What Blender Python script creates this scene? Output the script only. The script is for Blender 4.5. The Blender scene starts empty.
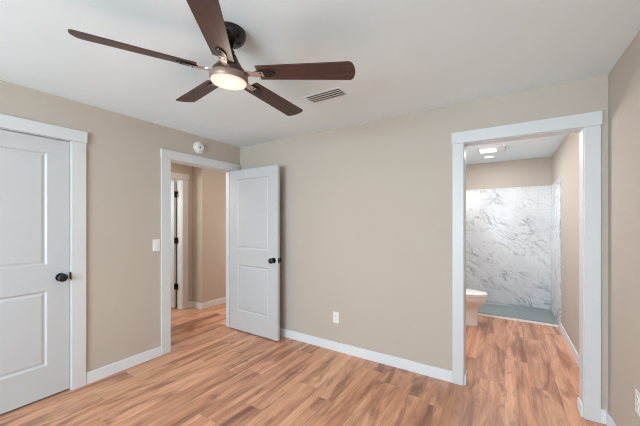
import bpy, bmesh, math, random
from math import sin, cos, pi, radians
from mathutils import Vector, Matrix

C = bpy.context.scene.collection
S = bpy.context.scene

# ------------------------------------------------------------------ camera
XL = -3.0                      # face of the left wall
H = 2.374                      # ceiling height
cam_d = bpy.data.cameras.new('camera')
cam = bpy.data.objects.new('camera', cam_d)
C.objects.link(cam)
cam.location = (0, 0, 1.372)
cam.rotation_euler = (pi / 2, 0, radians(32.418))
cam_d.sensor_fit = 'HORIZONTAL'
cam_d.sensor_width = 36
cam_d.lens = 36 * 291.0 / 640.0
cam_d.shift_y = 9.2 / 640.0
cam_d.clip_start = 0.02
S.camera = cam

# ------------------------------------------------------------------ world, lights, exposure
S.view_settings.view_transform = 'Standard'
S.view_settings.look = 'None'
S.view_settings.gamma = 1
S.view_settings.use_curve_mapping = False
S.view_settings.exposure = 0.0
S.cycles.use_denoising = True
S.cycles.filter_width = 1.1
S.cycles.max_bounces = 12
S.cycles.diffuse_bounces = 8
S.cycles.glossy_bounces = 4
S.cycles.sample_clamp_indirect = 6
S.cycles.caustics_reflective = False
S.cycles.caustics_refractive = False

wd = bpy.data.worlds.new('sky')
S.world = wd
wd.use_nodes = True
bg = wd.node_tree.nodes['Background']
bg.inputs[0].default_value = (0.80, 0.90, 1.0, 1)
bg.inputs[1].default_value = 1.5


def area(name, loc, rot, sx, sy, power, col):
    l = bpy.data.lights.new(name, 'AREA')
    l.shape = 'RECTANGLE'
    l.size, l.size_y = sx, sy
    l.energy = power
    l.color = col
    o = bpy.data.objects.new(name, l)
    o.location = loc
    o.rotation_euler = rot
    C.objects.link(o)
    return o


def bulb(name, loc, power, col, rad=0.08):
    l = bpy.data.lights.new(name, 'POINT')
    l.energy = power
    l.color = col
    l.shadow_soft_size = rad
    o = bpy.data.objects.new(name, l)
    o.location = loc
    C.objects.link(o)
    return o


# daylight through unseen windows behind the camera; side one added for right wall
area('window_daylight', (-1.05, -2.80, 1.42), (pi / 2, 0, 0), 2.1, 1.35, 212, (0.73, 0.93, 1.02))
area('side_fill_light', (XL - .20, -1.85, 1.42), (pi / 2, 0, -pi / 2), 1.2, 1.35, 30, (0.75, 0.93, 1.0))
# lamp in the hall round the corner, daylight in the room across the hall
area('hall_lamp_light', (-3.50, 2.25, H - .02), (0, 0, 0), .3, .3, 7, (1.0, 0.82, 0.68))
area('hall_end_fill', (-3.55, 4.78, 1.25), (pi / 2, 0, pi), .7, 1.3, 24, (1.0, 0.88, 0.78))  # added fill from the hall end, brightens the lower hall wall and floor
bulb('bath_fill', (-0.74, 3.30, 1.95), 31, (0.97, 0.97, 1.0), .12)  # added bulb without a fixture, brightens bathroom floor, right wall and ceiling
bulb('far_room_daylight', (-5.2, 1.5, 1.7), 55, (0.90, 1.0, 0.97), 0.30)


# ------------------------------------------------------------------ materials
def lin(r, g, b):
    def f(v):
        v /= 255.0
        return v / 12.92 if v <= 0.04045 else ((v + 0.055) / 1.055) ** 2.4
    return (f(r), f(g), f(b), 1)


class NT:
    """tiny node helper"""
    def __init__(self, name):
        self.m = bpy.data.materials.new(name)
        self.m.use_nodes = True
        self.t = self.m.node_tree
        self.b = self.t.nodes['Principled BSDF']

    def n(self, kind, **kw):
        nd = self.t.nodes.new(kind)
        for k, v in kw.items():
            setattr(nd, k, v)
        return nd

    def link(self, a, b):
        self.t.links.new(a, b)

    def math(self, op, a, b=None, c=None):
        nd = self.n('ShaderNodeMath', operation=op)
        for i, v in enumerate((a, b, c)):
            if v is None:
                continue
            if isinstance(v, (int, float)):
                nd.inputs[i].default_value = v
            else:
                self.link(v, nd.inputs[i])
        return nd.outputs[0]

    def noise(self, vec, scale, detail=4, rough=0.55, dist=0.0):
        nd = self.n('ShaderNodeTexNoise')
        nd.inputs['Scale'].default_value = scale
        nd.inputs['Detail'].default_value = detail
        nd.inputs['Roughness'].default_value = rough
        nd.inputs['Distortion'].default_value = dist
        if vec is not None:
            self.link(vec, nd.inputs['Vector'])
        return nd.outputs['Fac']

    def ramp(self, fac, stops):
        nd = self.n('ShaderNodeValToRGB')
        e = nd.color_ramp.elements
        while len(e) < len(stops):
            e.new(0.5)
        for el, (p, c) in zip(e, stops):
            el.position = p
            el.color = c
        self.link(fac, nd.inputs[0])
        return nd.outputs[0]

    def mix(self, fac, a, b, blend='MIX'):
        nd = self.n('ShaderNodeMix', data_type='RGBA', blend_type=blend)
        for sock, v in ((nd.inputs[0], fac), (nd.inputs[6], a), (nd.inputs[7], b)):
            if isinstance(v, (int, float, tuple)):
                sock.default_value = v
            else:
                self.link(v, sock)
        return nd.outputs[2]

    def coord(self):
        return self.n('ShaderNodeTexCoord').outputs['Object']

    def bump(self, height, strength, dist=0.002):
        nd = self.n('ShaderNodeBump')
        nd.inputs['Strength'].default_value = strength
        nd.inputs['Distance'].default_value = dist
        self.link(height, nd.inputs['Height'])
        self.link(nd.outputs[0], self.b.inputs['Normal'])


def plain(name, col, rough=0.5, metal=0.0, spec=0.5, mottle=0.03, scale=6.0, bump=0.0, bscale=300):
    k = NT(name)
    co = k.coord()
    f = k.noise(co, scale, 3)
    d = tuple(v * (1 - mottle) for v in col[:3]) + (1,)
    u = tuple(min(1, v * (1 + mottle)) for v in col[:3]) + (1,)
    k.link(k.ramp(f, [(0.3, d), (0.7, u)]), k.b.inputs['Base Color'])
    k.b.inputs['Roughness'].default_value = rough
    k.b.inputs['Metallic'].default_value = metal
    k.b.inputs['Specular IOR Level'].default_value = spec
    if bump:
        k.bump(k.noise(co, bscale, 2), bump)
    return k.m


def emit(name, col, strength, base=(0.8, 0.8, 0.8, 1)):
    k = NT(name)
    k.b.inputs['Base Color'].default_value = base
    k.b.inputs['Emission Color'].default_value = col
    k.b.inputs['Emission Strength'].default_value = strength
    return k.m


M = {}
M['wall'] = plain('beige_wall_paint', (0.515, 0.456, 0.400, 1), 0.75, spec=0.25, mottle=0.012, scale=2.5, bump=0.10, bscale=220)
M['ceil'] = plain('white_ceiling_paint', (0.80, 0.90, 0.955, 1), 0.9, spec=0.1, mottle=0.012, scale=3, bump=0.15, bscale=160)
M['trim'] = plain('white_gloss_trim_paint', (0.645, 0.66, 0.685, 1), 0.42, spec=0.5, mottle=0.008)
M['base'] = plain('white_trim_paint_lit', (0.74, 0.76, 0.80, 1), 0.40, spec=0.5, mottle=0.008)  # same paint as the trim, lightened so the baseboards look more brightly lit
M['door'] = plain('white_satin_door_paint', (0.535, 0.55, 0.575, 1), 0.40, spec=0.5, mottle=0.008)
M['black'] = plain('matte_black_metal', (0.005, 0.005, 0.005, 1), 0.22, spec=0.5, mottle=0.1)
M['bronze'] = plain('dark_brushed_bronze', (0.105, 0.072, 0.062, 1), 0.32, metal=0.85, mottle=0.1, scale=30)
M['armmetal'] = plain('polished_bronze_arm', (0.55, 0.44, 0.39, 1), 0.30, metal=0.9, mottle=0.1, scale=30)
M['ring'] = plain('warm_bronze_ring', (0.30, 0.20, 0.175, 1), 0.42, metal=0.5, mottle=0.05, scale=30)
M['plastic'] = plain('white_plastic', lin(232, 231, 228), 0.35, mottle=0.01)
M['slot'] = plain('dark_slot', (0.02, 0.02, 0.02, 1), 0.6)
M['ventgrey'] = plain('shadowed_duct_metal', (0.07, 0.07, 0.075, 1), 0.6)
M['ventwhite'] = plain('white_enamel_steel', lin(225, 226, 228), 0.4, mottle=0.01)
M['porcelain'] = plain('white_porcelain', lin(238, 238, 238), 0.10, mottle=0.005)
M['chrome'] = plain('chrome', (0.7, 0.7, 0.7, 1), 0.12, metal=1.0)
M['pan'] = plain('grey_shower_pan_acrylic', lin(138, 146, 147), 0.30, mottle=0.06, scale=5, bump=0.15, bscale=120)
M['lens'] = emit('lit_fan_lens', (1.0, 0.86, 0.70, 1), 0.90, (0.08, 0.08, 0.08, 1))
M['bathlens'] = emit('lit_bath_lens', (1.0, 0.98, 0.95, 1), 2.5)


def wood_floor():
    k = NT('oak_plank_floor')
    co = k.coord()
    sep = k.n('ShaderNodeSeparateXYZ')
    k.link(co, sep.inputs[0])
    x, y = sep.outputs[0], sep.outputs[1]
    W, L = 0.185, 1.22
    xs = k.math('DIVIDE', x, W)
    i = k.math('FLOOR', xs)
    wn = k.n('ShaderNodeTexWhiteNoise', noise_dimensions='1D')
    k.link(i, wn.inputs['W'])
    ys = k.math('ADD', k.math('DIVIDE', y, L), k.math('MULTIPLY', wn.outputs['Value'], 3.7))
    j = k.math('FLOOR', ys)
    cid = k.n('ShaderNodeCombineXYZ')
    k.link(i, cid.inputs[0])
    k.link(j, cid.inputs[1])
    w2 = k.n('ShaderNodeTexWhiteNoise', noise_dimensions='3D')
    k.link(cid.outputs[0], w2.inputs['Vector'])
    rnd = w2.outputs['Value']
    # grain space: stretched along y, shifted per plank
    gv = k.n('ShaderNodeCombineXYZ')
    k.link(k.math('ADD', k.math('MULTIPLY', x, 1.0), k.math('MULTIPLY', rnd, 7.0)), gv.inputs[0])
    k.link(k.math('ADD', k.math('MULTIPLY', y, 0.075), k.math('MULTIPLY', rnd, 13.0)), gv.inputs[1])
    g = gv.outputs[0]
    broad = k.noise(g, 10.0, 5, 0.6, 0.9)
    fine = k.noise(g, 75.0, 4, 0.6, 0.2)
    gv2 = k.n('ShaderNodeCombineXYZ')
    k.link(k.math('ADD', x, k.math('MULTIPLY', rnd, 5.0)), gv2.inputs[0])
    k.link(k.math('ADD', k.math('MULTIPLY', y, 0.16), k.math('MULTIPLY', rnd, 9.0)), gv2.inputs[1])
    patch = k.noise(gv2.outputs[0], 6.5, 4, 0.62, 1.0)
    gv3 = k.n('ShaderNodeCombineXYZ')
    k.link(x, gv3.inputs[0])
    k.link(k.math('MULTIPLY', y, 0.55), gv3.inputs[1])
    knot = k.noise(gv3.outputs[0], 9.0, 3, 0.55, 0.6)
    base = k.ramp(broad, [(0.30, lin(164, 112, 86)), (0.43, lin(200, 150, 119)), (0.56, lin(217, 170, 137)), (0.72, lin(231, 190, 158))])
    shade = k.ramp(rnd, [(0.0, (0.86, 0.78, 0.78, 1)), (0.5, (1.01, 0.93, 0.93, 1)), (1.0, (1.10, 1.02, 1.02, 1))])
    base = k.mix(1.0, base, shade, 'MULTIPLY')
    dark = k.ramp(patch, [(0.50, (0, 0, 0, 1)), (0.66, (1, 1, 1, 1))])
    base = k.mix(k.math('MULTIPLY', dark, 0.80), base, lin(122, 76, 60))
    kn = k.ramp(knot, [(0.64, (0, 0, 0, 1)), (0.74, (1, 1, 1, 1))])
    base = k.mix(k.math('MULTIPLY', kn, 0.6), base, lin(120, 74, 58))
    fr = k.ramp(fine, [(0.33, (0.80, 0.77, 0.75, 1)), (0.6, (1.03, 1.03, 1.03, 1))])
    base = k.mix(0.8, base, fr, 'MULTIPLY')
    # plank joints
    fx = k.math('FRACT', xs)
    fy = k.math('FRACT', ys)
    ex = k.math('MINIMUM', fx, k.math('SUBTRACT', 1.0, fx))
    ey = k.math('MINIMUM', fy, k.math('SUBTRACT', 1.0, fy))
    gap = k.math('MAXIMUM', k.math('LESS_THAN', ex, 0.009), k.math('LESS_THAN', ey, 0.0018))
    base = k.mix(k.math('MULTIPLY', gap, 0.18), base, lin(120, 76, 60))
    k.link(base, k.b.inputs['Base Color'])
    k.link(k.math('ADD', 0.30, k.math('MULTIPLY', fine, 0.16)), k.b.inputs['Roughness'])
    k.b.inputs['Specular IOR Level'].default_value = 0.5
    k.bump(k.math('SUBTRACT', fine, k.math('MULTIPLY', gap, 1.5)), 0.10, 0.001)
    return k.m


def marble():
    k = NT('white_veined_marble')
    co = k.coord()
    sep = k.n('ShaderNodeSeparateXYZ')
    k.link(co, sep.inputs[0])
    # wall plane: u = x + y, v = z
    u = k.math('ADD', sep.outputs[0], sep.outputs[1])
    v = sep.outputs[2]
    cv = k.n('ShaderNodeCombineXYZ')
    # veins run down to the right: squeeze across, stretch along that diagonal
    a = k.math('ADD', k.math('MULTIPLY', u, 0.62), k.math('MULTIPLY', v, 0.78))
    b = k.math('SUBTRACT', k.math('MULTIPLY', u, 0.78), k.math('MULTIPLY', v, 0.62))
    k.link(a, cv.inputs[0])
    k.link(k.math('MULTIPLY', b, 0.42), cv.inputs[1])
    p = cv.outputs[0]
    n1 = k.noise(p, 4.2, 7, 0.60, 0.7)
    v1 = k.math('ABSOLUTE', k.math('SUBTRACT', n1, 0.5))
    n2 = k.noise(p, 9.0, 7, 0.60, 0.8)
    v2 = k.math('ABSOLUTE', k.math('SUBTRACT', n2, 0.5))
    m1 = k.ramp(v1, [(0.0, (1, 1, 1, 1)), (0.010, (0.50, 0.50, 0.50, 1)), (0.032, (0, 0, 0, 1))])
    m2 = k.ramp(v2, [(0.0, (1, 1, 1, 1)), (0.02, (0, 0, 0, 1))])
    patch = k.ramp(k.noise(co, 2.6, 2), [(0.40, (0.10, 0.10, 0.10, 1)), (0.62, (1, 1, 1, 1))])
    cloud = k.noise(p, 1.6, 4, 0.6, 0.6)
    base = k.ramp(cloud, [(0.3, lin(202, 206, 210)), (0.65, lin(220, 222, 224))])
    f1 = k.math('MULTIPLY', k.math('MULTIPLY', m1, patch), 0.85)
    f2 = k.math('MULTIPLY', k.math('MULTIPLY', m2, patch), 0.55)
    base = k.mix(f1, base, lin(108, 113, 120))
    base = k.mix(f2, base, lin(128, 132, 138))
    # faint tile joints
    br = k.n('ShaderNodeTexBrick')
    uv = k.n('ShaderNodeCombineXYZ')
    k.link(u, uv.inputs[0])
    k.link(v, uv.inputs[1])
    k.link(uv.outputs[0], br.inputs['Vector'])
    br.inputs['Scale'].default_value = 1.0
    br.inputs['Brick Width'].default_value = 0.61
    br.inputs['Row Height'].default_value = 0.305
    br.inputs['Mortar Size'].default_value = 0.004
    base = k.mix(k.math('MULTIPLY', br.outputs['Fac'], 0.28), base, lin(170, 174, 178))
    k.link(base, k.b.inputs['Base Color'])
    k.b.inputs['Roughness'].default_value = 0.22
    return k.m


def blade_wood():
    k = NT('dark_walnut_blade')
    co = k.coord()
    mp = k.n('ShaderNodeMapping')
    mp.inputs['Scale'].default_value = (1.2, 22, 1)
    k.link(co, mp.inputs[0])
    f = k.noise(mp.outputs[0], 3.0, 5, 0.6, 0.4)
    k.link(k.ramp(f, [(0.28, (0.030, 0.011, 0.009, 1)), (0.5, (0.062, 0.022, 0.017, 1)), (0.75, (0.098, 0.040, 0.030, 1))]),
           k.b.inputs['Base Color'])
    k.b.inputs['Roughness'].default_value = 0.42
    return k.m


def clear_glass():
    k = NT('window_glass')
    tr = k.n('ShaderNodeBsdfTransparent')
    gl = k.n('ShaderNodeBsdfGlossy')
    gl.inputs['Roughness'].default_value = 0.02
    mx = k.n('ShaderNodeMixShader')
    mx.inputs[0].default_value = 0.06
    k.link(tr.outputs[0], mx.inputs[1])
    k.link(gl.outputs[0], mx.inputs[2])
    k.link(mx.outputs[0], k.t.nodes['Material Output'].inputs[0])
    return k.m


M['floor'] = wood_floor()
M['marble'] = marble()
M['blade'] = blade_wood()
M['glass'] = clear_glass()


# ------------------------------------------------------------------ geometry helpers
def box(bm, x0, x1, y0, y1, z0, z1, bev=0.0, seg=2):
    b = bmesh.new()
    bmesh.ops.create_cube(b, size=1)
    bmesh.ops.scale(b, vec=(abs(x1 - x0), abs(y1 - y0), abs(z1 - z0)), verts=b.verts)
    bmesh.ops.translate(b, vec=((x0 + x1) / 2, (y0 + y1) / 2, (z0 + z1) / 2), verts=b.verts)
    if bev:
        bmesh.ops.bevel(b, geom=b.edges[:], offset=bev, segments=seg, profile=0.5, affect='EDGES')
    merge(bm, b)


def merge(bm, b, mat=None):
    if mat is not None:
        bmesh.ops.transform(b, matrix=mat, verts=b.verts)
    me = bpy.data.meshes.new('tmp')
    b.to_mesh(me)
    b.free()
    bm.from_mesh(me)
    bpy.data.meshes.remove(me)


def lathe(bm, prof, seg=40, mat=None, cap=True):
    """profile of (r, z) spun about z; ends closed"""
    b = bmesh.new()
    rings = []
    for r, z in prof:
        rings.append([b.verts.new((max(r, 1e-5) * cos(2 * pi * i / seg), max(r, 1e-5) * sin(2 * pi * i / seg), z)) for i in range(seg)])
    for a, c in zip(rings, rings[1:]):
        for i in range(seg):
            b.faces.new((a[i], a[(i + 1) % seg], c[(i + 1) % seg], c[i]))
    if cap:
        b.faces.new(rings[0])
        b.faces.new(rings[-1])
    bmesh.ops.recalc_face_normals(b, faces=b.faces)
    merge(bm, b, mat)


def loft(bm, rings, cap=True):
    b = bmesh.new()
    vr = [[b.verts.new(p) for p in r] for r in rings]
    n = len(vr[0])
    for a, c in zip(vr, vr[1:]):
        for i in range(n):
            b.faces.new((a[i], a[(i + 1) % n], c[(i + 1) % n], c[i]))
    if cap:
        b.faces.new(vr[0])
        b.faces.new(vr[-1])
    bmesh.ops.recalc_face_normals(b, faces=b.faces)
    merge(bm, b)


def slab(bm, outline, z0, z1, bev=0.0):
    b = bmesh.new()
    f = b.faces.new([b.verts.new((x, y, z0)) for x, y in outline])
    r = bmesh.ops.extrude_face_region(b, geom=[f])
    bmesh.ops.translate(b, vec=(0, 0, z1 - z0), verts=[v for v in r['geom'] if isinstance(v, bmesh.types.BMVert)])
    bmesh.ops.recalc_face_normals(b, faces=b.faces)
    if bev:
        es = [e for e in b.edges if abs(e.verts[0].co.z - e.verts[1].co.z) < 1e-6]
        bmesh.ops.bevel(b, geom=es, offset=bev, segments=2, profile=0.5, affect='EDGES')
    merge(bm, b)


def obj(name, bm, mat, parent=None, smooth=False, loc=None, rot=None):
    me = bpy.data.meshes.new(name)
    bm.to_mesh(me)
    bm.free()
    o = bpy.data.objects.new(name, me)
    C.objects.link(o)
    me.materials.append(mat)
    if smooth:
        for p in me.polygons:
            p.use_smooth = True
        me.set_sharp_from_angle(angle=radians(38))
    if parent is not None:
        o.parent = parent
    if loc is not None:
        o.location = loc
    if rot is not None:
        o.rotation_euler = rot
    return o


def tag(o, label, cat, group=None, kind=None):
    o['label'] = label
    o['category'] = cat
    if group:
        o['group'] = group
    if kind:
        o['kind'] = kind
    return o


def empty(name, loc, label, cat, rot=(0, 0, 0), group=None, kind=None):
    o = bpy.data.objects.new(name, None)
    o.empty_display_size = 0.05
    C.objects.link(o)
    o.location = loc
    o.rotation_euler = rot
    return tag(o, label, cat, group, kind)


def struct(name, boxes, mat, label, cat, bev=0.0):
    bm = bmesh.new()
    for b in boxes:
        box(bm, *b, bev=bev)
    return tag(obj(name, bm, mat), label, cat, kind='structure')


# ------------------------------------------------------------------ the setting
XA, YB, XC, YF = XL, 2.72, 0.593, -2.60      # left, back, right, front wall faces
T = 0.12
XB0, XB1, YBB = -0.95, 0.604, 5.64             # bathroom
XH, XJ, YJ = -4.28, -4.03, 2.875               # hall far wall, its jog
OP = 2.033                                     # door opening height
R = 0.018                                      # jamb board thickness

struct('floor', [(-6.3, 0.9, -2.75, 5.95, -0.10, 0.0)], M['floor'],
       'oak toned plank floor running through bedroom, hall and bathroom', 'floor')
struct('ceiling', [(-6.3, 0.9, -2.75, 5.95, H, H + 0.1)], M['ceil'],
       'plain white ceiling above the beige walls', 'ceiling')

# left wall: closet door opening, hall door opening
CL0, CL1 = 0.100, 0.914
HD0, HD1 = 1.757, 2.585
WX0, WX1, WZ0, WZ1 = -2.10, 0.0, 0.75, 2.10
WY0, WY1 = -2.45, -1.25
struct('wall_left', [
    (XA - T, XA, YF - T, WY0, 0, H), (XA - T, XA, WY1, CL0 - R, 0, H),
    (XA - T, XA, WY0, WY1, 0, WZ0), (XA - T, XA, WY0, WY1, WZ1, H),
    (XA - T, XA, CL0 - R, CL1 + R, OP + R, H),
    (XA - T, XA, CL1 + R, HD0 - R, 0, H),
    (XA - T, XA, HD0 - R, HD1 + R, OP + R, H),
    (XA - T, XA, HD1 + R, YB + T, 0, H)], M['wall'],
    'beige wall on the left holding two white doors', 'wall')
# back wall with the bathroom opening
BD0, BD1 = -0.287, 0.4636
struct('wall_back', [
    (XA, BD0 - R, YB, YB + T, 0, H),
    (BD0 - R, BD1 + R, YB, YB + T, OP + R, H),
    (BD1 + R, XC, YB, YB + T, 0, H)], M['wall'],
    'long beige wall facing the camera with the bathroom doorway', 'wall')
struct('wall_right', [(XC, XC + T, YF - T, YB + T, 0, H)], M['wall'],
       'beige wall strip at the right edge of the picture', 'wall')
struct('wall_front', [
    (XA, WX0, YF - T, YF, 0, H), (WX1, XC, YF - T, YF, 0, H),
    (WX0, WX1, YF - T, YF, 0, WZ0), (WX0, WX1, YF - T, YF, WZ1, H)], M['wall'],
    'beige bedroom wall behind the camera with a window', 'wall')


def window(name, loc, rz, width, label):
    w = empty(name, loc, label, 'window', (0, 0, rz), kind='structure')
    hw, hh = width / 2, WZ1 - WZ0
    bm = bmesh.new()
    for a in ((-hw, -hw + .05, 0, hh), (hw - .05, hw, 0, hh), (-hw + .05, hw - .05, 0, .05), (-hw + .05, hw - .05, hh - .05, hh), (-hw + .05, hw - .05, hh / 2 - .02, hh / 2 + .02)):
        box(bm, a[0], a[1], -.04, .04, a[2], a[3], .004)
    obj('window_frame', bm, M['trim'], w)
    bm = bmesh.new()
    box(bm, -hw + .05, hw - .05, -.003, .003, .05, hh - .05)
    obj('pane', bm, M['glass'], w)


window('window_1', ((WX0 + WX1) / 2, YF - T / 2, WZ0), 0, WX1 - WX0, 'white framed window in the wall behind the camera')

window('window_added_side', (XA - T / 2, (WY0 + WY1) / 2, WZ0), pi / 2, WY1 - WY0, 'added white framed window in the left wall behind the camera')  # window added to give the side fill an opening

# hall, closet and the room across the hall
FD0, FD1 = 1.870, 2.690
struct('wall_hall_far', [
    (XH - T, XH, 1.2, FD0 - R, 0, H),
    (XH - T, XH, FD0 - R, FD1 + R, OP + R, H),
    (XH - T, XH, FD1 + R, YJ, 0, H),
    (XH - T, XJ, YJ, 4.6, 0, H)], M['wall'],
    'beige far wall of the hall with a shallow jog, seen through the open door', 'wall')
struct('wall_hall_near', [(XA - T, XA, YB + T, 4.6, 0, H)], M['wall'], 'beige hall wall hidden past the open door', 'wall')
struct('wall_hall_end', [(XH - T, -3.92, 4.6, 4.72, 0, H), (-3.18, XA, 4.6, 4.72, 0, H), (-3.92, -3.18, 4.6, 4.72, 0, .58), (-3.92, -3.18, 4.6, 4.72, 1.92, H)], M['wall'], 'beige wall closing the hall out of sight', 'wall')  # opening added to let the hall end fill in
struct('wall_closet', [
    (-3.90, -3.80, -0.1, 1.2, 0, H), (-3.90, XA - T, -0.2, -0.1, 0, H), (XH - T, XA - T, 1.1, 1.2, 0, H)][0:2] + [(-3.80, XA - T, 1.1, 1.2, 0, H)],
    M['wall'], 'beige closet walls behind the closed left door', 'wall')
struct('wall_hall_start', [(XH - T, -3.80, 1.1, 1.2, 0, H)], M['wall'], 'beige wall at the near end of the hall', 'wall')
struct('wall_side_room', [
    (-6.2, -6.1, 0.7, 3.0, 0, H), (-6.1, XH - T, 0.7, 0.8, 0, H), (-6.1, XH - T, 2.85, 2.95, 0, H),
    (XH - T, XH - T + 0.1, 0.8, 1.1, 0, H)], M['wall'], 'beige walls of the room across the hall', 'wall')

# bathroom shell
struct('wall_bathroom_left', [(XB0 - T, XB0, YB + T, YBB + T, 0, H)], M['wall'], 'beige bathroom wall behind the toilet', 'wall')
struct('wall_bathroom_right', [(XB1, XB1 + T, YB + T, YBB + T, 0, H)], M['wall'], 'beige bathroom wall on the right inside the doorway', 'wall')
struct('wall_bathroom_back', [(XB0, XB1, YBB, YBB + T, 0, H)], M['wall'], 'beige wall above the marble in the shower', 'wall')

# baseboards
BH, BT = 0.095, 0.014
CW = 0.097                                     # casing width
CT = 0.019                                     # casing thickness


def baseboard(name, segs, label):
    bm = bmesh.new()
    for s in segs:
        b = bmesh.new()
        box(b, *s, 0.0, BH)
        top = [e for e in b.edges if e.verts[0].co.z > BH - 1e-4 and e.verts[1].co.z > BH - 1e-4]
        bmesh.ops.bevel(b, geom=top, offset=0.004, segments=2, profile=0.5, affect='EDGES')
        merge(bm, b)
    return tag(obj(name, bm, M['base']), label, 'baseboard', kind='structure')


baseboard('baseboard_left', [(XA, XA + BT, CL1 + .102, HD0 - .102), (XA, XA + BT, YF, CL0 - CW + .005)],
          'white baseboard on the left wall between the two door casings')
baseboard('baseboard_back', [(XA + .012, BD0 - .088, YB - BT, YB)],
          'long white baseboard along the back wall below the outlet')
baseboard('baseboard_right', [(XC - BT, XC, YF, YB - BT), (BD1 + .09, XC, YB - BT, YB)],
          'white baseboard at the foot of the right wall in the corner')
baseboard('baseboard_hall', [(XH, XH + BT, FD1 + CW, YJ - BT), (XH, XJ + BT, YJ - BT, YJ), (XJ, XJ + BT, YJ, 4.6)],
          'white baseboard stepping round the jog of the hall wall')
baseboard('baseboard_bathroom', [(XB1 - BT, XB1, YB + T, 4.77)],
          'white baseboard running along the right bathroom wall')
baseboard('baseboard_bathroom_left', [(XB0, XB0 + BT, YB + T, 4.86)], 'white baseboard behind the toilet')


# door casings (side casings, header, jambs) in a local frame:
# local x runs along the wall, local -y points into the room, wall face at y = 0
def casing(name, loc, rz, width, label, depth=T, cw=CW, stop=None):
    e = empty(name, loc, label, 'door casing', (0, 0, rz), kind='structure')
    rv = .005
    for s in (-1, 1):
        bm = bmesh.new()
        x0 = -rv - cw if s < 0 else width + rv
        box(bm, x0, x0 + cw, -CT, 0, 0, OP + .004, .002)
        obj('side_casing', bm, M['trim'], e)
    bm = bmesh.new()
    box(bm, -cw - rv - .006, width + cw + rv + .006, -CT - .007, 0, OP + .004, OP + .098, .002)
    obj('header', bm, M['trim'], e)
    for s in (-1, 1):
        bm = bmesh.new()
        x0 = -R if s < 0 else width
        box(bm, x0 + .0005, x0 + R - .0005, 0.0005, depth - 0.0005, 0, OP, .001)
        j = obj('side_jamb', bm, M['trim'], e)
        if stop is not None:
            bm = bmesh.new()
            xs = 0 if s < 0 else width - .011
            box(bm, xs, xs + .011, stop, stop + .03, 0, OP - .011, .001)
            obj('door_stop', bm, M['trim'], j)
    bm = bmesh.new()
    box(bm, -R + .001, width + R - .001, 0.0005, depth - 0.0005, OP, OP + R, .001)
    obj('head_jamb', bm, M['trim'], e)
    return e


# left wall faces +x: local x -> +y, local -y -> +x  => rotation +90 deg
casing('trim_1', (XA, CL0, 0), pi / 2, CL1 - CL0, 'white flat casing round the closed door at the left edge', stop=.042)
casing('trim_2', (XA, HD0, 0), pi / 2, HD1 - HD0, 'white flat casing round the open doorway to the hall', stop=.042)
t3 = casing('trim_3', (BD0, YB, 0), 0, BD1 - BD0, 'white flat casing round the doorless bathroom doorway', cw=.086)
for x0 in (0.0, BD1 - BD0 - .012):
    bm = bmesh.new()
    box(bm, x0, x0 + .012, -.004, T, 0, .080, .002)
    obj('jamb_base_block', bm, M['base'], t3)
casing('trim_4', (XH, FD0, 0), pi / 2, FD1 - FD0, 'white casing of the doorway on the far side of the hall')


# ------------------------------------------------------------------ doors
DW, DH, DT = 0.808, 2.012, 0.035


def leaf_mesh():
    """two panel moulded door, x 0..DW, y 0..DT, z 0..DH"""
    bm = bmesh.new()
    us = [0, .138, DW - .138, DW]
    vs = [0, .243, .823, 1.025, 1.897, DH]
    for side in (0, 1):
        y = 0 if side == 0 else DT
        g = [[bm.verts.new((u, y, v)) for u in us] for v in vs]
        for r in range(5):
            for c in range(3):
                q = [g[r][c], g[r][c + 1], g[r + 1][c + 1], g[r + 1][c]]
                bm.faces.new(q if side == 0 else q[::-1])
        if side == 0:
            g0 = g
    ring0 = [g0[r][0] for r in range(6)] + [g0[5][c] for c in (1, 2)] + [g0[r][3] for r in range(5, -1, -1)] + [g0[0][c] for c in (2, 1)]
    ring1 = [g[r][0] for r in range(6)] + [g[5][c] for c in (1, 2)] + [g[r][3] for r in range(5, -1, -1)] + [g[0][c] for c in (2, 1)]
    n = len(ring0)
    for i in range(n):
        bm.faces.new((ring0[i], ring0[(i + 1) % n], ring1[(i + 1) % n], ring1[i]))
    bmesh.ops.recalc_face_normals(bm, faces=bm.faces)
    pan = [f for f in bm.faces if abs(f.normal.y) > .9 and abs(f.calc_center_median().x - DW / 2) < .05
           and (abs(f.calc_center_median().z - .533) < .05 or abs(f.calc_center_median().z - 1.461) < .05)]
    bmesh.ops.inset_individual(bm, faces=pan, thickness=.007, depth=-.004)
    bmesh.ops.inset_individual(bm, faces=pan, thickness=.010, depth=-.006)
    bmesh.ops.inset_individual(bm, faces=pan, thickness=.010, depth=0)
    bmesh.ops.inset_individual(bm, faces=pan, thickness=.018, depth=.005)
    return bm


def knob_mesh(rose=True):
    """axis along +z from the door face"""
    bm = bmesh.new()
    lathe(bm, [(.012, 0.004), (.011, .026), (.018, .031), (.029, .040), (.0325, .050), (.0305, .060), (.022, .067), (.011, .070), (.0, .0705)], 32)
    return bm


def rose_mesh():
    bm = bmesh.new()
    lathe(bm, [(.033, 0), (.033, .004), (.029, .008), (.013, .009), (.0, .009)], 32)
    return bm


def hinge_mesh():
    """knuckle axis z centred, leaf plates either side"""
    bm = bmesh.new()
    for k in range(3):
        lathe(bm, [(.0065, -.045 + .03 * k + .0006), (.0065, -.015 + .03 * k - .0006)], 16)
    lathe(bm, [(.004, .045), (.0045, .048), (.0, .051)], 12)
    box(bm, -.003, .022, -.0012, .0012, -.044, .044)
    return bm


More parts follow.
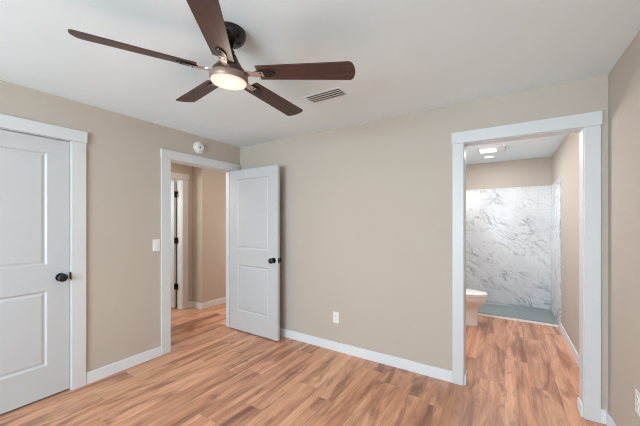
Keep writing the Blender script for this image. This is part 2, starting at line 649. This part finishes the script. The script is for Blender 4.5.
def door(name, loc, rz, label, knob_x, knob_sides, hinge_x, latch=True):
    e = empty(name, loc, label, 'door', (0, 0, rz), kind='structure')
    lf = obj('door_leaf', leaf_mesh(), M['door'], e)
    for s in knob_sides:
        yy = 0 if s < 0 else DT
        rot = (pi / 2, 0, 0) if s < 0 else (-pi / 2, 0, 0)
        k = obj('knob', knob_mesh(), M['black'], e, True, (knob_x, yy, .917), rot)
        k['label'] = 'black round knob'
        r = obj('rose', rose_mesh(), M['black'], k, True)
    if latch:
        xe = DW if knob_x > DW / 2 else 0
        bm = bmesh.new()
        box(bm, xe - .0015, xe + .0015, .005, DT - .005, .888, .946, .0005)
        s = 1 if xe else -1
        box(bm, min(xe, xe + s * .009), max(xe, xe + s * .009), .011, .024, .905, .929, .002)
        o = obj('latch_plate', bm, M['black'], e)
        o['label'] = 'black latch in the door edge'
    return e


# closed closet door in the left wall: local x -> +y, front face (y=0) towards +x
door('door_1', (XA - .004, CL0 + .003, .015), pi / 2, 'closed white two panel door at the left edge', DW - .058, (-1,), 0, latch=False)
bm = bmesh.new()
box(bm, -.003, .0045, -.014, .012, -.029, .029, .001)
d1 = bpy.data.objects['door_1']
sp = obj('strike_plate', bm, M['black'], d1, loc=(DW + .0015, -.004, .921), rot=(0, 0, 0))
sp['label'] = 'black strike at the door edge'

# open door: hinged on the right jamb of the hall doorway, swung parallel to the back wall
# its camera face is y = 2.55; leaf extends along +x
od = door('door_2', (XA + .006, HD1 - DT - .002, .015), radians(-0.4), 'open white two panel door swung against the back wall', DW - .060, (-1, 1), 0)
for z in (.20, 1.0, 1.80):
    h = obj('hinge', hinge_mesh(), M['black'], od, True, (-.004, DT + .002, z), (0, 0, pi))
    h['label'] = 'black butt hinge'

# door across the hall, swung away into the far room
fd = door('door_3', (XH - T - .022, FD1 - .005, .015), pi, 'white door standing open on the far side of the hall', DW - .060, (-1, 1), 0)
for z in (.335, 1.065, 1.80):
    bm = bmesh.new()
    lathe(bm, [(.009, -.046), (.009, .046)], 16, Matrix.Translation((-.010, .004, 0)))
    box(bm, -.055, -.010, -.0045, .002, -.046, .046, .001)
    box(bm, -.010, .001, .004, .034, -.046, .046, .001)
    h = obj('hinge', bm, M['black'], fd, True, (0, 0, z))
    h['label'] = 'black butt hinge'

# ------------------------------------------------------------------ ceiling fan
FX, FY = -1.238, 1.057
fan = empty('ceiling_fan', (FX, FY, H), 'dark bronze five blade ceiling fan with a lit round light', 'ceiling fan')
bm = bmesh.new()
lathe(bm, [(.085, 0), (.086, -.012), (.084, -.026), (.077, -.041), (.062, -.054), (.044, -.062), (.026, -.065), (.0, -.065)], 48)
cn = obj('canopy', bm, M['black'], fan, True, (.011, -.017, 0))
# the fan body hangs slightly tilted from the ball in the canopy
TILT = Matrix.Translation((0, 0, -.07)) @ Matrix.Rotation(radians(4.3), 4, 'Y') @ Matrix.Translation((0, 0, .07))
bm = bmesh.new()
lathe(bm, [(.0, -.060), (.014, -.060), (.014, -.085), (.022, -.087), (.022, -.108), (.0, -.108)], 32)
dr = obj('downrod', bm, M['black'], fan, True)
bm = bmesh.new()
lathe(bm, [(.0, -.100), (.024, -.100), (.031, -.108), (.040, -.126), (.054, -.150), (.074, -.178), (.086, -.190), (.088, -.196), (.088, -.214), (.0, -.214)], 56)
mh = obj('motor_housing', bm, M['bronze'], fan, True)
bm = bmesh.new()
lathe(bm, [(.0, -.212), (.095, -.212), (.099, -.216), (.100, -.224), (.100, -.240), (.097, -.246), (.089, -.247), (.0, -.247)], 56)
rg = obj('light_ring', bm, M['ring'], fan, True)
bm = bmesh.new()
lathe(bm, [(.0, -.244), (.092, -.244), (.093, -.250), (.089, -.257), (.072, -.2625), (.040, -.265), (.0, -.266)], 56)
M['lens'].node_tree.nodes['Principled BSDF'].inputs['Specular IOR Level'].default_value = 0.1
ln = obj('light_lens', bm, M['lens'], fan, True)
ln['label'] = 'glowing round frosted lens'
for o in (dr, mh, rg, ln):
    o.matrix_local = TILT
fl = area('fan_lamp_light', (FX - .0155, FY, H - .270), (0, radians(4.3), 0), .17, .17, 6.5, (1.0, 0.90, 0.80))
fl.data.shape = 'DISK'
bulb('fan_lamp_glow', (FX - .020, FY, H - .34), 2.2, (1.0, 0.86, 0.72), .09)


def blade_outline():
    r0, r1 = .163, .674
    pts = []
    n = 10
    # root corners
    for a in range(5):
        t = -pi + a * (pi / 2) / 4
        pts.append((r0 + .004 + .004 * cos(t), -.052 + .004 + .004 * sin(t)))
    for i in range(1, n + 1):
        t = i / n
        pts.append((r0 + .004 + (r1 - .018 - r0 - .012) * t, -.052 - .014 * t))
    for i in range(1, 12):
        a = -1 + 2 * i / 12
        pts.append((r1 - .006 + -.012 + .018 * (1 - a * a), .066 * a))
    for i in range(n, -1, -1):
        t = i / n
        pts.append((r0 + .004 + (r1 - .018 - r0 - .012) * t, .052 + .014 * t))
    for a in range(5):
        t = pi / 2 + a * (pi / 2) / 4
        pts.append((r0 + .004 + .004 * cos(t), .052 - .004 + .004 * sin(t)))
    out = []
    for p in pts:
        if not out or (abs(p[0] - out[-1][0]) + abs(p[1] - out[-1][1])) > 1e-5:
            out.append(p)
    return out


def tongue_outline():
    pts = [(.155, -.020)]
    for i in range(0, 13):
        a = -pi / 2 + pi * i / 12
        pts.append((.212 + .045 * cos(a), .027 * sin(a)))
    pts.append((.155, .020))
    return pts


bm = bmesh.new()
slab(bm, blade_outline(), -.003, .003, .0012)
blade_me = bpy.data.meshes.new('blade')
bm.to_mesh(blade_me)
bm.free()
blade_me.materials.append(M['blade'])
bm = bmesh.new()
slab(bm, tongue_outline(), -.0105, -.003, .003)
for px, py in ((.180, .010), (.180, -.010), (.235, 0)):
    lathe(bm, [(.0045, 0), (.0045, -.002), (.003, -.0035), (0, -.0035)], 12, Matrix.Translation((px, py, -.0105)))
tongue_me = bpy.data.meshes.new('blade_plate')
bm.to_mesh(tongue_me)
bm.free()
tongue_me.materials.append(M['black'])
bm = bmesh.new()
loft(bm, [[(x, wv, zz - .004), (x, -wv, zz - .004), (x, -wv, zz + .004), (x, wv, zz + .004)]
          for x, wv, zz in ((.094, .020, -.004), (.108, .018, -.004), (.122, .013, -.006), (.140, .015, -.008), (.160, .020, -.0075), (.195, .017, -.0075))])
arm_me = bpy.data.meshes.new('blade_arm')
bm.to_mesh(arm_me)
bm.free()
arm_me.materials.append(M['armmetal'])
for k in range(5):
    ang = radians(238.4 + 72 * k)
    b = bpy.data.objects.new('blade', blade_me)
    C.objects.link(b)
    b.parent = fan
    b.matrix_local = TILT @ Matrix.Translation((0, 0, -.204)) @ Matrix.Rotation(ang, 4, 'Z') @ Matrix.Rotation(radians(-12), 4, 'X')
    for nm, me in (('blade_arm', arm_me), ('blade_plate', tongue_me)):
        a = bpy.data.objects.new(nm, me)
        C.objects.link(a)
        a.parent = b

# ------------------------------------------------------------------ ceiling vent
VX, VY = -1.200, 1.975
vent = empty('ceiling_vent', (VX, VY, H), 'white louvred air vent set in the ceiling beside the fan', 'air vent')
bm = bmesh.new()
ow, oh, iw, ih = .168, .080, .150, .064
for a in ((-ow, ow, -oh, -ih), (-ow, ow, ih, oh), (-ow, -iw, -ih, ih), (iw, ow, -ih, ih)):
    box(bm, a[0], a[1], a[2], a[3], -.003, 0, .001)
obj('vent_frame', bm, M['ceil'], vent)
bm = bmesh.new()
box(bm, -iw, iw, -ih, ih, -.0012, -.0002)
obj('duct_backing', bm, M['ventgrey'], vent)
bm = bmesh.new()
for i in range(4):
    b = bmesh.new()
    yc = -ih + (i + .5) * (2 * ih / 4)
    box(b, -iw + .001, iw - .001, -.0095, .0095, -.0007, .0007)
    bmesh.ops.rotate(b, matrix=Matrix.Rotation(radians(10), 3, 'X'), verts=b.verts)
    bmesh.ops.translate(b, vec=(0, yc, -.0062), verts=b.verts)
    merge(bm, b)
obj('louvres', bm, M['ventwhite'], vent)

# ------------------------------------------------------------------ smoke detector above the hall door
sd = empty('smoke_detector', (XA, 2.095, 2.236), 'round white smoke detector on the wall above the open doorway', 'smoke detector', (0, pi / 2, 0))
bm = bmesh.new()
lathe(bm, [(.068, 0), (.068, .008), (.064, .012), (.0, .012)], 40)
obj('mounting_ring', bm, M['plastic'], sd, True)
bm = bmesh.new()
lathe(bm, [(.050, .010), (.049, .034), (.044, .042), (.032, .045), (.030, .042), (.027, .042), (.025, .046), (.0, .047)], 40)
bd = obj('body', bm, M['plastic'], sd, True)
bm = bmesh.new()
lathe(bm, [(.009, .046), (.009, .049), (.007, .050), (.0, .050)], 20, Matrix.Translation((.006, -.012, 0)))
bt = obj('test_button', bm, M['ventgrey'], sd, True)
bt['label'] = 'dark round test button'


# ------------------------------------------------------------------ switch and outlets: local x along wall, -y into room
def plate(bm):
    box(bm, -.036, .036, -.006, 0, -.059, .059, .003)


sw = empty('light_switch', (XA, 1.608, 1.138), 'white rocker light switch beside the open doorway', 'light switch', (0, 0, pi / 2))
bm = bmesh.new()
plate(bm)
obj('wall_plate', bm, M['plastic'], sw)
bm = bmesh.new()
b = bmesh.new()
box(b, -.017, .017, -.011, -.003, -.033, .033, .0015)
bmesh.ops.rotate(b, matrix=Matrix.Rotation(radians(3), 3, 'X'), verts=b.verts)
merge(bm, b)
obj('rocker', bm, M['plastic'], sw)


def outlet(loc, rz, label):
    e = empty('wall_outlet', loc, label, 'wall outlet', (0, 0, rz))
    bm = bmesh.new()
    plate(bm)
    obj('wall_plate', bm, M['plastic'], e)
    for s in (-1, 1):
        bm = bmesh.new()
        box(bm, -.0165, .0165, -.0085, -.004, s * .0205 - .0145, s * .0205 + .0145, .002)
        so = obj('socket', bm, M['plastic'], e)
        bm = bmesh.new()
        for dx, hh_ in ((-.0065, .0045), (.0065, .0035)):
            box(bm, dx - .001, dx + .001, -.0089, -.0080, s * .0205 + .002 - hh_, s * .0205 + .002 + hh_)
        lathe(bm, [(.0022, 0), (.0022, .0009), (0, .0009)], 12,
              Matrix.Translation((0, -.0080, s * .0205 - .008)) @ Matrix.Rotation(pi / 2, 4, 'X'))
        obj('slots', bm, M['slot'], so)
    return e


outlet((-1.523, YB, .355), 0, 'white wall outlet low on the back wall')
outlet((XC, 2.178, .425), -pi / 2, 'white wall outlet cut by the right edge of the picture')

# ------------------------------------------------------------------ bathroom: shower
PANY = 4.885
for x0, x1, y0, y1, zb, lab in (
        (XB0 + .0125, XB1 - .0125, YBB - .0125, YBB - .0005, .042, 'white marble panel with grey veins on the back wall of the shower'),
        (XB1 - .0125, XB1 - .0005, YBB - .87, YBB - .0005, .001, 'narrow white marble panel on the right side wall of the shower'),
        (XB0 + .0005, XB0 + .0125, YBB - .87, YBB - .0005, .001, 'white marble panel on the left side wall behind the toilet')):
    sur = empty('shower_wall_panel', ((x0 + x1) / 2, (y0 + y1) / 2, zb), lab, 'shower wall panel')
    hx, hy = (x1 - x0) / 2, (y1 - y0) / 2
    bm = bmesh.new()
    box(bm, -hx, hx, -hy, hy, 0, 1.923 - zb, .001)
    obj('marble_sheet', bm, M['marble'], sur)
    bm = bmesh.new()
    box(bm, -hx, hx, -hy, hy, 1.9235 - zb, 1.933 - zb, .001)
    obj('edge_trim', bm, M['trim'], sur)

pan = empty('shower_pan', ((XB0 + XB1) / 2, PANY, 0), 'low blue grey shower pan on the bathroom floor', 'shower pan')
pw = (XB1 - XB0) / 2 - .013
pd = YBB - PANY - .013
bm = bmesh.new()
b = bmesh.new()
box(b, -pw, pw, .010, pd, .001, .040)
top = [f for f in b.faces if f.normal.z > .9]
bmesh.ops.inset_region(b, faces=top, thickness=.045, depth=0)
bmesh.ops.inset_region(b, faces=top, thickness=.015, depth=-.012)
merge(bm, b)
obj('basin', bm, M['pan'], pan)
bm = bmesh.new()
box(bm, -pw, pw, -.014, .010, .0, .026, .004)
o = obj('threshold_strip', bm, M['porcelain'], pan)
o['label'] = 'white strip where pan meets floor'
bm = bmesh.new()
lathe(bm, [(.0, .0), (.048, 0), (.048, .004), (.042, .006), (.0, .006)], 32, Matrix.Translation((-.42, .36, .0275)))
o = obj('drain', bm, M['chrome'], pan, True)

# ------------------------------------------------------------------ toilet, facing right (+x)
TX, TY = -0.94, 4.41
tl = empty('toilet', (TX, TY, 0), 'white toilet half hidden by the bathroom door casing', 'toilet')


def egg(x0, x1, w, z, n=40, back=2.6, y=0.0):
    """egg outline: blunt at the back (x0), rounded at the front (x1)"""
    xm = x0 + (x1 - x0) * .45
    out = []
    for i in range(n):
        a = 2 * pi * i / n
        ca, sa = cos(a), sin(a)
        e = 2.0 if ca > 0 else back
        rx = (x1 - xm) if ca > 0 else (xm - x0)
        sg = lambda v: (1 if v > 0 else -1) * abs(v) ** (2 / e)
        out.append((xm + rx * sg(ca), y + w * sg(sa), z))
    return out


bm = bmesh.new()
loft(bm, [egg(.20, .640, .118, 0.0, back=4), egg(.20, .642, .118, .012, back=4), egg(.20, .638, .108, .03, back=4), egg(.20, .637, .104, .16, back=4),
          egg(.20, .642, .106, .205, back=4), egg(.19, .657, .118, .240, back=3.5), egg(.18, .688, .142, .275, back=3),
          egg(.17, .722, .166, .310, back=3), egg(.17, .742, .180, .340, back=3), egg(.17, .747, .182, .385, back=3), egg(.18, .738, .174, .392, back=3)])
obj('bowl', bm, M['porcelain'], tl, True)
bm = bmesh.new()
loft(bm, [egg(.20, .746, .182, .394), egg(.198, .750, .186, .398), egg(.198, .750, .186, .409), egg(.20, .746, .182, .413)])
obj('seat', bm, M['plastic'], tl, True)
bm = bmesh.new()
loft(bm, [egg(.205, .744, .180, .416), egg(.20, .749, .185, .420), egg(.20, .748, .184, .431), egg(.22, .72, .160, .438), egg(.26, .66, .11, .441)])
obj('lid', bm, M['porcelain'], tl, True)
bm = bmesh.new()
box(bm, .0, .195, -.215, .215, .36, .74, .02, 3)
box(bm, .02, .20, -.13, .13, .0, .365, .015, 3)
tk = obj('tank', bm, M['porcelain'], tl, True)
bm = bmesh.new()
box(bm, -.005, .205, -.225, .225, .74, .775, .01, 3)
obj('tank_lid', bm, M['porcelain'], tl, True)
bm = bmesh.new()
box(bm, .195, .213, -.165, -.145, .66, .68, .004)
box(bm, .205, .216, -.16, -.08, .662, .678, .004)
obj('flush_lever', bm, M['chrome'], tk, True)

# ------------------------------------------------------------------ bathroom ceiling fittings
ex = empty('bathroom_exhaust_fan', (-0.145, 4.62, H), 'square white exhaust fan with a lit panel in bathroom ceiling', 'exhaust fan')
bm = bmesh.new()
box(bm, -.17, .16, -.17, .17, -.016, 0, .006)
obj('housing', bm, M['ventwhite'], ex)
bm = bmesh.new()
box(bm, -.145, .045, -.10, .10, -.024, -.014, .004)
o = obj('light_panel', bm, M['bathlens'], ex)
o['label'] = 'lit white panel'
bm = bmesh.new()
box(bm, .065, .140, -.14, .14, -.0175, -.015)
gr = obj('grille', bm, M['ventgrey'], ex)
bm = bmesh.new()
for i in range(9):
    y0 = -.14 + i * .0325
    box(bm, .063, .142, y0, y0 + .016, -.021, -.0165)
obj('grille_bars', bm, M['ventwhite'], gr)
area('exhaust_lamp_light', (-0.19, 4.62, H - .036), (0, 0, 0), .20, .22, 13, (0.95, 0.97, 1.0))

rl = empty('recessed_light', (-0.204, 5.144, H), 'small round lit recessed light in the shower ceiling', 'recessed light')
bm = bmesh.new()
lathe(bm, [(.085, 0), (.085, -.004), (.078, -.007), (.062, -.006), (.062, 0)], 40, cap=False)
obj('trim_ring', bm, M['ventwhite'], rl, True)
bm = bmesh.new()
lathe(bm, [(.0, -.0005), (.062, -.0005), (.062, -.004), (.0, -.0045)], 40)
o = obj('lens', bm, M['bathlens'], rl, True)
o['label'] = 'lit lens'
area('recessed_lamp_light', (-0.204, 5.144, H - .010), (0, 0, 0), .11, .11, 1.5, (0.95, 0.97, 1.0))
